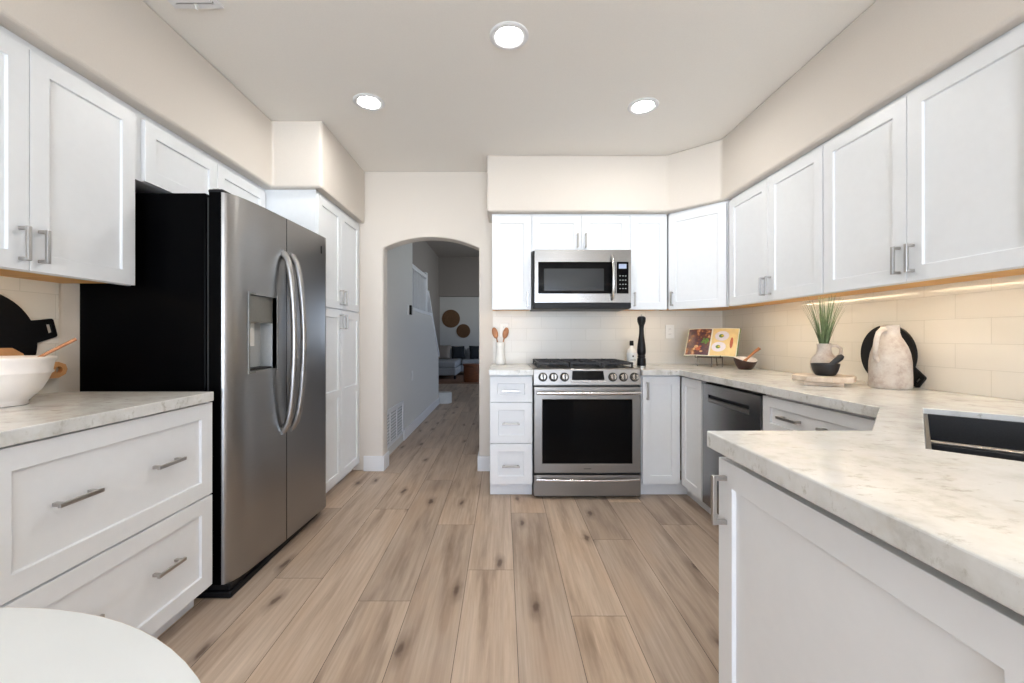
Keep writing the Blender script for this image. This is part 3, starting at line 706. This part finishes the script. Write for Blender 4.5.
# cooktop
B('cooktop', 'steel_range', -.002, .031, .9055, RW+.002, .59, .921, t, bevel=.003)
B('cooktop_tray', 'iron', .03, .06, .9212, RW-.03, .575, .925, t, bevel=.002)
for (x, y, r) in ((.16, .18, .05), (.16, .45, .04), (.38, .31, .055), (.60, .18, .045), (.60, .45, .045)):
    k = bmesh.new(); lathe(k, [(0, .016), (r*.75, .016), (r*.78, .010), (r*.78, .008), (r, .006), (r, 0)], 24, (x, y, .9252)); finish(k, 'burner', 'iron', t, smooth='auto')
for gx in (.035, .270, .502):
    W_ = .224; bl = []; zt = .962; zb = .945
    bl += [(gx, .065, zb, gx+W_, .078, zt), (gx, .552, zb, gx+W_, .565, zt), (gx, .078, zb, gx+.013, .552, zt), (gx+W_-.013, .078, zb, gx+W_, .552, zt), (gx+.013, .309, zb, gx+W_-.013, .322, zt)]
    for cy in (.18, .45):
        bl += [(gx+.013, cy-.005, zb, gx+.085, cy+.005, zt+.003), (gx+W_-.085, cy-.005, zb, gx+W_-.013, cy+.005, zt+.003)]
        bl += [(gx+W_/2-.005, cy-.1, zb, gx+W_/2+.005, cy-.035, zt+.003), (gx+W_/2-.005, cy+.035, zb, gx+W_/2+.005, cy+.1, zt+.003)]
    for cx in (gx, gx+W_-.013):
        for cy in (.065, .309, .552): bl += [(cx, cy, .9252, cx+.013, cy+.013, zb)]
    BS('grate', 'iron', bl, t, bevel=.002)

# ------------------------------------------------------------------ microwave
t = empty('microwave', 'stainless over-the-range microwave with black glass window', 'microwave', (.229, 3.165, 1.362))
MW, MH = .748, .448
B('body', 'black', .0, .03, .0, MW, .36, MH-.001, t, bevel=.002)
bm = bmesh.new(); prism(bm, [(.012, .045), (MW, .045), (MW, MH), (.012, MH)], [[(.04, .115), (.628, .115), (.628, .355), (.04, .355)], [(.638, .115), (MW-.02, .115), (MW-.02, .355), (.638, .355)]], 0, .0295, axis=1)
dr = finish(bm, 'door', 'steel_mw', t, bevel=.0015)
B('window', 'blackgloss', .0405, .002, .1155, .6275, .028, .3545, dr)
m_, nt_, b_ = newmat('mesh_glass'); setp(b_, (.03, .033, .037), .12, spec=.3); M['meshglass'] = m_
B('window_mesh', 'meshglass', .085, .0008, .135, .54, .0019, .305, dr)
bm = bmesh.new(); tube(bm, [(.603, -.001 - .042*math.sin(PI*i/16)**.45, .07 + .33*i/16) for i in range(17)], .0115, 12); finish(bm, 'handle', 'chrome', dr, smooth='auto')
cp = B('control_panel', 'blackgloss', .6385, .002, .1155, MW-.0205, .028, .3545, t)
B('screen', 'lcd', .655, .0012, .305, MW-.035, .0019, .340, cp)
bl = []
for r in range(4):
    for c in range(3): bl.append((.660 + c*.021, .0012, .150 + r*.032, .670 + c*.021, .0019, .156 + r*.032))
BS('keypad_marks', 'greyplastic', bl, cp)
BS('badge', 'greyplastic', [(.355 + i*.005, -.0006, .075, .3585 + i*.005, -.0001, .079) for i in range(7)], dr)
BS('vent_grille', 'black', [(.012, .0, .004, MW, .0295, .0435), (.20, -.002, .010, .50, .0, .022)], t, bevel=.002)

# ------------------------------------------------------------------ dishwasher
t = empty('dishwasher', 'dark stainless dishwasher built under the counter beside the corner', 'dishwasher', (1.262, 2.626, 0), -PI/2)
DW = .600
B('body', 'black', .003, .022, .10, DW-.003, .58, .86, t)
bm = bmesh.new(); prism(bm, [(.004, .105), (DW-.004, .105), (DW-.004, .855), (.004, .855)], [[(.075, .748), (.50, .748), (.50, .792), (.075, .792)]], -.002, .0215, axis=1)
d_ = finish(bm, 'door', 'steel_dark', t, bevel=.0015)
B('handle_pocket', 'black', .0755, .012, .7485, .4995, .021, .7915, d_)
bm = bmesh.new(); prism(bm, [(.0, .7485), (-.004, .752), (-.004, .770), (.006, .772), (.006, .7485)], [], .0755, .4995, axis=0); finish(bm, 'handle', 'steel_range', d_)
B('toe_panel', 'cab', .003, .06, .002, DW-.003, .08, .0995, t)

# ------------------------------------------------------------------ lamps
for lab, x, y in (('recessed ceiling light in front of the other two', .028, 1.944), ('unseen added recessed ceiling light over the breakfast area by the round table', -.2, -1.2), ('unseen added recessed ceiling light above the peninsula countertop', .9, -.2), ('unseen added recessed ceiling light in the room behind the peninsula', .1, -2.4), ('recessed ceiling light nearer the refrigerator side, beyond the first', -.804, 2.49), ('recessed ceiling light nearer the range side, beyond the first', .855, 2.533)):  # the three lights behind the camera are added to brighten the room
    t = empty('recessed_light', lab, 'ceiling light', (x, y, CZ), 0, 'recessed ceiling lights')
    bm = bmesh.new(); lathe(bm, [(.092, -.0003), (.092, -.003), (.086, -.007), (.066, -.007), (.060, -.002), (.060, -.0003)], 40); finish(bm, 'trim_ring', 'trim', t, smooth='auto')
    bm = bmesh.new(); lathe(bm, [(0, -.0035), (.0595, -.0025), (.0595, -.0004), (0, -.0004)], 32); finish(bm, 'lens', 'lamp', t, smooth='auto')
# ceiling register
t = empty('ceiling_vent', 'square metal air register on the ceiling above the near wall cabinets', 'vent', (-1.40, 1.45, CZ))
BS('frame', 'trim', [(0, 0, -.008, .21, .025, -.0005), (0, .298, -.008, .21, .323, -.0005), (0, .025, -.008, .025, .298, -.0005), (.185, .025, -.008, .21, .298, -.0005)], t, bevel=.002)
BS('louvers', 'trim', [(.026, .035 + i*.033, -.012, .184, .055 + i*.033, -.004) for i in range(8)], t)
B('duct', 'dark', .026, .026, -.0035, .184, .297, -.0005, t)
B('lever', 'plastic_w', .105, .295, -.03, .111, .306, -.008, t)
# LED tapes under the wall cabinets
def led(lab, x0, y0, x1, y1, z, rot, power):
    t = empty('led_light_strip', lab, 'light strip', ((x0+x1)/2, (y0+y1)/2, z), 0, 'under-cabinet light strips')
    L = math.hypot(x1-x0, y1-y0); n = int(L/.02); bm = bmesh.new(); dx, dy = (x1-x0)/2, (y1-y0)/2
    hx, hy = (abs(dx) + .003, abs(dy) + .003)
    B('tape', 'plastic_w', -hx, -hy, 0.0005, hx, hy, .0015, t)
    for i in range(n):
        u = -1 + 2*(i+.5)/n; box(bm, dx*u-.003, dy*u-.003, -.002, dx*u+.003, dy*u+.003, .0004)
    finish(bm, 'beads', 'led', t)
    l = bpy.data.lights.new('led_light', 'AREA'); l.shape = 'RECTANGLE'; l.size = L if abs(dx) > abs(dy) else .006; l.size_y = .006 if abs(dx) > abs(dy) else L
    l.energy = power; l.color = (1, .78, .50)
    lo = bpy.data.objects.new('led_light', l); C.objects.link(lo); lo.parent = t; lo.location = (0, 0, -.003)
LZ = UB + .0085
led('warm light strip under the wall cabinet over the marble board', 1.645, 2.10, 1.645, 2.87, LZ, 0, .8)
led('warm light strip under the wall cabinet over the jug', 1.645, 1.24, 1.645, 2.02, LZ, 0, .8)
led('warm light strip under the corner side cabinet by the pepper mill', 1.02, 3.32, 1.27, 3.32, LZ, 0, .35)
led('warm light strip under the narrow cabinet above the spoons', -.06, 3.32, .20, 3.32, LZ, 0, .2)
led('warm light strip under the wall cabinet over the white bowl', -1.605, .62, -1.605, 1.70, LZ, 0, .25)

# ------------------------------------------------------------------ table
t = empty('round_table', 'white round table top with thin tan edge in front of the drawers', 'table', (-.7425, .004, 0))
bm = bmesh.new(); lathe(bm, [(0, .7414), (.614, .7414), (.620, .7384)], 96); lathe(bm, [(0, .7174), (.602, .7174), (.614, .7234)], 96); finish(bm, 'top', 'tablew', t, smooth='auto')
bm = bmesh.new(); lathe(bm, [(.614, .7235), (.621, .7294), (.6205, .7383), (.602, .7383), (.602, .7235), (.614, .7235)], 96); finish(bm, 'edge_band', 'tan', t, smooth='auto')
bm = bmesh.new(); lathe(bm, [(0, .7172), (.12, .7172), (.05, .68), (.035, .5), (.035, .15), (.07, .05), (.26, .012), (.27, .001), (0, .001)], 48); finish(bm, 'pedestal', 'tablew', t, smooth='auto')

# ------------------------------------------------------------------ things on the counters
ZC = CT1 + .0005
# white bowl
t = empty('mixing_bowl', 'large white ceramic bowl holding a wooden spoon on the refrigerator-side counter', 'bowl', (-1.680, 1.383, ZC))
bm = bmesh.new()
lathe(bm, [(0, .004), (.062, .0), (.067, .003), (.066, .014), (.074, .022), (.098, .050), (.114, .085), (.120, .103), (.126, .108), (.127, .112), (.1235, .116), (.128, .145), (.133, .153), (.1335, .160), (.130, .163), (.124, .158), (.118, .140), (.112, .100), (.09, .058), (.055, .024), (0, .02)], 56)
finish(bm, 'bowl', 'ceramic', t, smooth=True)
bm = bmesh.new(); tube(bm, [(-1.712, 1.352, .968), (-1.66, 1.41, 1.03), (-1.608, 1.465, 1.088), (-1.558, 1.515, 1.138)], [.011, .006, .0055, .006], 10)
o = finish(bm, 'wooden_spoon', 'wood_spoon', smooth='auto'); tag(o, 'wooden spoon leaning over the rim of the large white bowl', 'spoon')
# boards leaning on the side wall (built in local x = along wall, z = up; y = thickness)
def capsule_hole(cx, cz, hl, hw, n=8, ang=0):
    pts = [(cx + hl + hw*math.cos(a), cz + hw*math.sin(a)) for a in [-PI/2 + PI*i/n for i in range(n+1)]] + [(cx - hl + hw*math.cos(a), cz + hw*math.sin(a)) for a in [PI/2 + PI*i/n for i in range(n+1)]]
    return pts
def round_board(name, lab, mat, R, hl, hw, loc, rot, roll, thick=.014):
    """disc with a loop handle along +x, then rolled in its own plane"""
    a0 = math.asin(hw / R); pts = [(R*math.cos(a), R*math.sin(a)) for a in [a0 + (2*PI-2*a0)*i/64 for i in range(65)]]
    x1 = R + hl
    pts += [(x1-.006, -hw*.86), (x1, -hw*.72), (x1, hw*.72), (x1-.006, hw*.86)]
    c, s = math.cos(roll), math.sin(roll); R2 = lambda p: (p[0]*c - p[1]*s, p[0]*s + p[1]*c)
    bm = bmesh.new(); prism(bm, [R2(p) for p in pts], [[R2(p) for p in [(R+hl*.58, -hw*.42), (R+hl*.80, -hw*.36), (R+hl*.80, hw*.36), (R+hl*.58, hw*.42)]]], 0, thick, axis=1)
    o = finish(bm, name, mat, loc=loc, rot=rot, bevel=.003, smooth=False); return tag(o, lab, 'cutting board')
# facing +X (left wall): local x -> +Y : rotz 90, local -y -> +X
round_board('serving_board', 'large black round serving board leaning behind the white bowl', 'black', .20, .075, .045, (-1.845, 1.445, 1.118), (math.radians(-0), 0, PI/2), math.radians(14))
# wooden paddle board in front of it
bm = bmesh.new()
pts = [(-.19, 0), (.165, 0), (.19, .03), (.20, .062), (.31, .062), (.338, .075), (.345, .095), (.338, .115), (.31, .127), (.20, .127), (.185, .165), (.15, .188), (-.19, .19)]
prism(bm, pts, [capsule_hole(.312, .095, .0, .014)], 0, .018, axis=1)
o = finish(bm, 'paddle_board', 'wood_light', loc=(-1.818, 1.388, ZC+.001), rot=(0, 0, PI/2), bevel=.004); tag(o, 'light wooden paddle board with ring handle, behind the white bowl', 'cutting board')
# spoon crock
t = empty('utensil_crock', 'small white ceramic crock in the corner beside the arch', 'crock', (-.022, 3.455, ZC))
bm = bmesh.new(); lathe(bm, [(0, .002), (.040, 0), (.044, .006), (.045, .03), (.038, .065), (.033, .10), (.034, .15), (.038, .185), (.035, .186), (.031, .15), (.030, .10), (.034, .06), (.036, .02), (0, .012)], 40); finish(bm, 'crock', 'ceramic_w', t, smooth=True)
for s, lab, tx in ((-1, 'wooden spoon tilting toward the arch in the white crock', -.065), (1, 'wooden spoon tilting toward the range in the white crock', .035)):
    bm = bmesh.new(); x0 = -.022 - s*.008; yy = 3.455 + s*.009; hx = -.022 + s*.034
    tube(bm, [(x0, yy, .937), (x0 + (hx-x0)*.75, yy-.003, 1.10), (hx, yy-.004, 1.15)], [.0045, .0042, .0055], 8)
    bmesh.ops.create_uvsphere(bm, u_segments=16, v_segments=10, radius=1, matrix=Matrix.Translation((hx + s*.010, yy-.005, 1.178)) @ Matrix.Rotation(s*.25, 4, 'Y') @ Matrix.Diagonal((.024, .009, .048, 1)))
    o = finish(bm, 'wooden_spoon', 'wood_spoon', smooth='auto'); tag(o, lab, 'spoon', 'wooden spoons in the crock')
# bottle
t = empty('oil_bottle', 'pale bottle with black cap beside the pepper mill', 'bottle', (1.066, 3.44, ZC))
bm = bmesh.new(); lathe(bm, [(0, .0), (.036, .0), (.039, .005), (.039, .105), (.034, .125), (.016, .145), (.013, .150), (.013, .158), (0, .158)], 32); finish(bm, 'body', 'ceramic_w', t, smooth='auto')
bm = bmesh.new(); lathe(bm, [(.0394, .035), (.0396, .036), (.0396, .098), (.0394, .099)], 32); finish(bm, 'label_wrap', 'label', t, smooth='auto')
BS('print', 'black', [(-.006, -.0408, .066, .006, -.0398, .078), (-.022, -.0405, .040, .022, -.0360, .043)], t)
bm = bmesh.new(); lathe(bm, [(0, .1585), (.016, .1585), (.017, .162), (.016, .197), (.014, .199), (0, .199)], 24); finish(bm, 'cap', 'black', t, smooth='auto')
# pepper mill
t = empty('pepper_mill', 'tall black turned pepper mill on the counter beside the range', 'pepper mill', (1.031, 3.09, ZC))
bm = bmesh.new(); lathe(bm, [(0, .001), (.031, 0), (.0315, .004), (.0315, .016), (0, .016)], 36); finish(bm, 'base_ring', 'nickel', t, smooth='auto')
bm = bmesh.new(); lathe(bm, [(0, .0165), (.031, .0165), (.0315, .02), (.031, .06), (.029, .072), (.024, .076), (.028, .082), (.028, .088), (.024, .094), (.0275, .100), (.031, .112), (.0315, .13), (.029, .165), (.023, .21), (.0175, .255), (.0165, .29), (.019, .315), (.0235, .325), (0, .325)], 36); finish(bm, 'body', 'black', t, smooth='auto')
bm = bmesh.new(); lathe(bm, [(0, .3255), (.024, .3255), (.0295, .345), (.031, .362), (.029, .376), (.018, .384), (0, .385)], 36); finish(bm, 'head', 'black', t, smooth='auto')
bm = bmesh.new(); lathe(bm, [(0, .3855), (.006, .3855), (.007, .392), (.004, .398), (0, .399)], 16); finish(bm, 'finial', 'nickel', t, smooth='auto')
# outlets
def outlet(lab, loc, rz):
    t = empty('wall_outlet', lab, 'outlet', loc, rz, 'wall outlets')
    B('plate', 'plastic_w', -.036, -.006, -.058, .036, 0, .058, t, bevel=.002)
    for z in (-.022, .022): 
        o = B('socket', 'plastic_w', -.017, -.0085, z-.015, .017, -.0061, z+.015, t, bevel=.001)
        BS('slot', 'dark', [(-.008, -.0088, z-.003, -.006, -.0086, z+.006), (.006, -.0088, z-.003, .008, -.0086, z+.006)], o)
outlet('white wall outlet on the tile between pepper mill and cookbook', (1.422, 3.5415, 1.19), 0)
outlet('white wall outlet on the tile behind the wooden spoons', (.012, 3.5415, 1.205), 0)
# cookbook stand and open cookbook, turned toward the room
BKX, BKY, RZ, LEAN = 1.575, 3.165, math.radians(-45), math.radians(25)
bt = empty('cookbook_stand', 'thin bronze wire stand carrying the open cookbook', 'book stand', (BKX, BKY, ZC), RZ)
def wires(name, segs, r, par, mat='bronze'):
    bm = bmesh.new()
    for s in segs: tube(bm, s, r, 8)
    return finish(bm, name, mat, par, smooth='auto')
sl, cl = math.sin(LEAN), math.cos(LEAN)
wires('frame', [[(-.09, .0, .003), (-.09, .004, .078), (-.09, .004 + .2*sl, .078 + .2*cl)], [(.09, .0, .003), (.09, .004, .078), (.09, .004 + .2*sl, .078 + .2*cl)],
    [(-.09, .004+.2*sl, .078+.2*cl), (.09, .004+.2*sl, .078+.2*cl)], [(-.09, 0, .078), (.09, 0, .078)], [(0, .004+.2*sl, .078+.2*cl), (0, .17, .003)]], .003, bt)
wires('ledge', [[(-.09, .0, .074), (-.09, -.045, .074), (-.09, -.045, .092)], [(.09, 0, .074), (.09, -.045, .074), (.09, -.045, .092)], [(-.09, -.045, .074), (.09, -.045, .074)]], .003, bt)
wires('front_leg', [[(.03, -.044, .073), (.03, -.048, .003)]], .003, bt)
bk = empty('open_cookbook', 'open cookbook showing food photographs, standing in the corner', 'book', (BKX - .0055, BKY - .0055, ZC + .0805), RZ)
bmx = Matrix.Rotation(-LEAN, 4, 'X')
def page_mesh(name, s, mat, off, th, wpg=.185, h=.232, inset=0.0, par=bk):
    bm = bmesh.new(); n = 8
    V = []
    for i in range(n+1):
        x = s*(inset + i/n*(wpg-2*inset)); u = abs(x)/.185; yb = -.012 - .010*math.sin(PI*min(1, u*1.0))*.8 + .006*u
        V.append([bm.verts.new(bmx @ Vector(p)) for p in ((x, yb-off, inset), (x, yb-off, h-inset), (x, yb-off+th, h-inset), (x, yb-off+th, inset))])
    for a, b in zip(V, V[1:]):
        for k in range(4): bm.faces.new((a[k], a[(k+1)%4], b[(k+1)%4], b[k]))
    bm.faces.new(V[0]); bm.faces.new(V[-1])
    return finish(bm, name, mat, par)
cov = [page_mesh('cover', s, 'greenprint', -.0095, .002, .190, .236) for s in (-1, 1)]
pb = page_mesh('page_block', -1, 'paper', 0, .009); pb2 = page_mesh('page_block', 1, 'paper', 0, .009)
page_mesh('food_photo', -1, 'foodphoto', .0006, .0004, inset=.006, par=bk)
page_mesh('recipe_page', 1, 'pageyellow', .0006, .0004, inset=.004, par=bk)
def dot(cx, cz, rx, rz_, mat, lift, name):
    bm = bmesh.new(); u = abs(cx)/.185; yb = -.012 - .008*math.sin(PI*u) + .006*u
    vs = [bm.verts.new(bmx @ Vector((cx + rx*math.cos(2*PI*i/24), yb - lift, cz + rz_*math.sin(2*PI*i/24)))) for i in range(24)]; bm.faces.new(vs)
    finish(bm, name, mat, bk)
for (cx, cz) in ((.075, .165), (.062, .075)):
    dot(cx, cz, .050, .040, 'plateprint', .0022, 'printed_plate'); dot(cx-.004, cz, .017, .015, 'greenprint', .0027, 'printed_greens'); dot(cx+.004, cz+.002, .009, .008, 'eggprint', .0031, 'printed_yolk')
dot(.145, .11, .011, .045, 'redprint', .0024, 'printed_garnish')
for k_, (cx, cz, rx, rz_) in enumerate(((-.045, .125, .020, .008), (-.030, .138, .012, .010), (-.060, .112, .012, .007), (-.035, .112, .010, .014), (-.022, .125, .008, .014), (-.052, .140, .007, .010))): dot(cx, cz, rx, rz_, 'greenprint', .0026 + k_*.0001, 'printed_herb')
for k_, (cx, cz, rx, rz_) in enumerate(((-.100, .075, .016, .012), (-.085, .055, .020, .014), (-.115, .055, .009, .011), (-.07, .075, .010, .008), (-.06, .035, .012, .008))): dot(cx, cz, rx, rz_, 'redprint' if k_ % 2 else 'paper2', .0026 + k_*.0001, 'printed_food')
# wooden bowl with slanted rim
t = empty('salt_bowl', 'small dark wooden bowl with slanted rim and pale inside', 'bowl', (1.716, 2.94, ZC))
bm = bmesh.new(); n = 48
pr_o = [(0.0, 0), (.036, 0), (.045, .006), (.060, .030), (.071, .062), (.074, .088)]
pr_i = [(.070, .088), (.065, .060), (.052, .034), (.035, .020), (0, .016)]
def bring(prof, mi, start=None):
    prev = start
    for k, (r, z) in enumerate(prof):
        if r < 1e-6: ring = [bm.verts.new((0, 0, z))]
        else:
            ring = []
            for i in range(n):
                a = 2*PI*i/n; cut = .034*(math.cos(a - math.radians(-80))*.5+.5)**2 * (z/.09)**2
                ring.append(bm.verts.new((r*math.cos(a), r*math.sin(a), z - cut)))
        if prev:
            for i in range(n):
                j = (i+1) % n
                if len(prev) == 1: f = bm.faces.new((prev[0], ring[i], ring[j]))
                elif len(ring) == 1: f = bm.faces.new((prev[i], prev[j], ring[0]))
                else: f = bm.faces.new((prev[i], prev[j], ring[j], ring[i]))
                f.material_index = mi
        prev = ring
    return prev
e_ = bring(pr_o, 0); bring(pr_i, 1, e_)
finish(bm, 'bowl', ['wood_dark', 'ceramic'], t, smooth='auto')
bm = bmesh.new(); tube(bm, [(1.705, 2.95, .962), (1.737, 2.95, .992), (1.78, 2.945, 1.035), (1.815, 2.935, 1.066)], [.013, .008, .009, .012], 10, 1.0)
o = finish(bm, 'wooden_scoop', 'wood_spoon', smooth='auto'); tag(o, 'small wooden scoop resting in the dark wooden bowl', 'scoop')
# footed board
t = empty('footed_serving_board', 'pale octagonal footed serving board on the counter under the grass', 'serving board', (1.555, 2.015, ZC))
bm = bmesh.new(); lathe(bm, [(0, .016), (.122, .016), (.130, .020), (.130, .041), (.125, .045), (0, .045)], 8, a0=PI/8); finish(bm, 'top', 'board', t, bevel=.003)
fm = Matrix.Rotation(math.radians(-37), 4, 'Z')
for sx in (-1, 1):
    bm = bmesh.new(); box(bm, -.075, sx*.055 - .04, 0, .075, sx*.055 + .04, .0158, mtx=fm); finish(bm, 'foot', 'board', t, bevel=.003)
ZB = ZC + .0455
t = empty('mortar', 'black stone mortar on the pale footed board', 'mortar', (1.545, 1.99, ZB))
bm = bmesh.new(); lathe(bm, [(0, 0), (.034, 0), (.040, .003), (.050, .024), (.057, .052), (.057, .057), (.052, .057), (.045, .033), (.033, .016), (0, .012)], 40); finish(bm, 'bowl', 'iron', t, smooth='auto')
bm = bmesh.new(); tube(bm, [(1.538, 1.985, .984), (1.548, 1.983, .992), (1.575, 1.978, 1.020), (1.603, 1.972, 1.048), (1.612, 1.970, 1.056)], [.008, .0125, .0125, .0145, .009], 14)
o = finish(bm, 'pestle', 'iron', smooth='auto'); tag(o, 'black stone pestle leaning out of the mortar', 'pestle')
t = empty('vase', 'small pale clay pitcher vase behind the mortar', 'vase', (1.615, 2.088, ZB))
bm = bmesh.new(); lathe(bm, [(0, 0), (.040, 0), (.050, .008), (.058, .030), (.058, .055), (.050, .080), (.034, .100), (.029, .112), (.029, .140), (.032, .150), (.028, .151), (.024, .140), (.024, .112), (.04, .08), (.045, .03), (0, .02)], 36); finish(bm, 'body', 'clay', t, smooth='auto')
bm = bmesh.new(); tube(bm, [(.027, -.008, .138), (.048, -.018, .142), (.064, -.026, .126), (.062, -.026, .100), (.048, -.018, .082)], .0075, 10); finish(bm, 'handle', 'clay', t, smooth='auto')
# grass blades
rr = random.Random(11); bm = bmesh.new()
for i in range(58):
    a = rr.uniform(0, 2*PI); sp = rr.random()**.7; tipr = .010 + .075*sp; hgt = rr.uniform(.34, .42) - .03*sp*sp
    bx_, by_ = 1.615 + .012*math.cos(a), 2.088 + .012*math.sin(a)
    zt = min(ZB + hgt, 1.352); w0 = rr.uniform(.003, .0048)
    px, py = math.cos(a), math.sin(a); qx, qy = -py, px; prev = None
    for k in range(7):
        u = k/6; rad = tipr*(u**1.6); z = ZB + .10 + (zt - ZB - .10)*u; w_ = w0*(1-u*.85)
        X = min(bx_ + px*rad, 1.862); Y = by_ + py*rad
        v = (bm.verts.new((X+qx*w_, Y+qy*w_, z)), bm.verts.new((X-px*w_*.5, Y-py*w_*.5, z+.0005)), bm.verts.new((X-qx*w_, Y-qy*w_, z)))
        if prev: bm.faces.new((prev[0], prev[1], v[1], v[0])); bm.faces.new((prev[1], prev[2], v[2], v[1]))
        prev = v
o = finish(bm, 'ornamental_grass', 'leaf', smooth=True); tag(o, 'tuft of tall green grass blades standing in the clay vase', 'plant')
# jug
t = empty('clay_jug', 'large rough pale clay jug with loop handle, before the black round board', 'jug', (1.742, 1.868, ZC))
bm = bmesh.new(); lathe(bm, [(r*.76, z) for r, z in [(0, .003), (.088, 0), (.096, .006), (.099, .02), (.098, .07), (.096, .12), (.090, .155), (.079, .185), (.064, .210), (.050, .230), (.044, .248), (.043, .275), (.045, .281), (.037, .282), (.034, .25), (.05, .2), (.08, .1), (.08, .02), (0, .012)]], 48); finish(bm, 'body', 'clay', t, smooth='auto')
bm = bmesh.new(); tube(bm, [(-.976*r, -.208*r, z) for r, z in ((.026, .262), (.045, .264), (.064, .250), (.076, .222), (.083, .185), (.085, .155), (.080, .135), (.066, .122))], [.011, .011, .0105, .010, .010, .010, .0105, .012], 12); finish(bm, 'handle', 'clay', t, smooth='auto')
# black round board on the right wall: local x -> -Y (rot -90), front faces -X
round_board('serving_board', 'black round serving board leaning on the tile behind the clay jug', 'black', .143, .064, .036, (1.8565, 2.012, 1.061), (0, 0, -PI/2), math.radians(-36), .012)
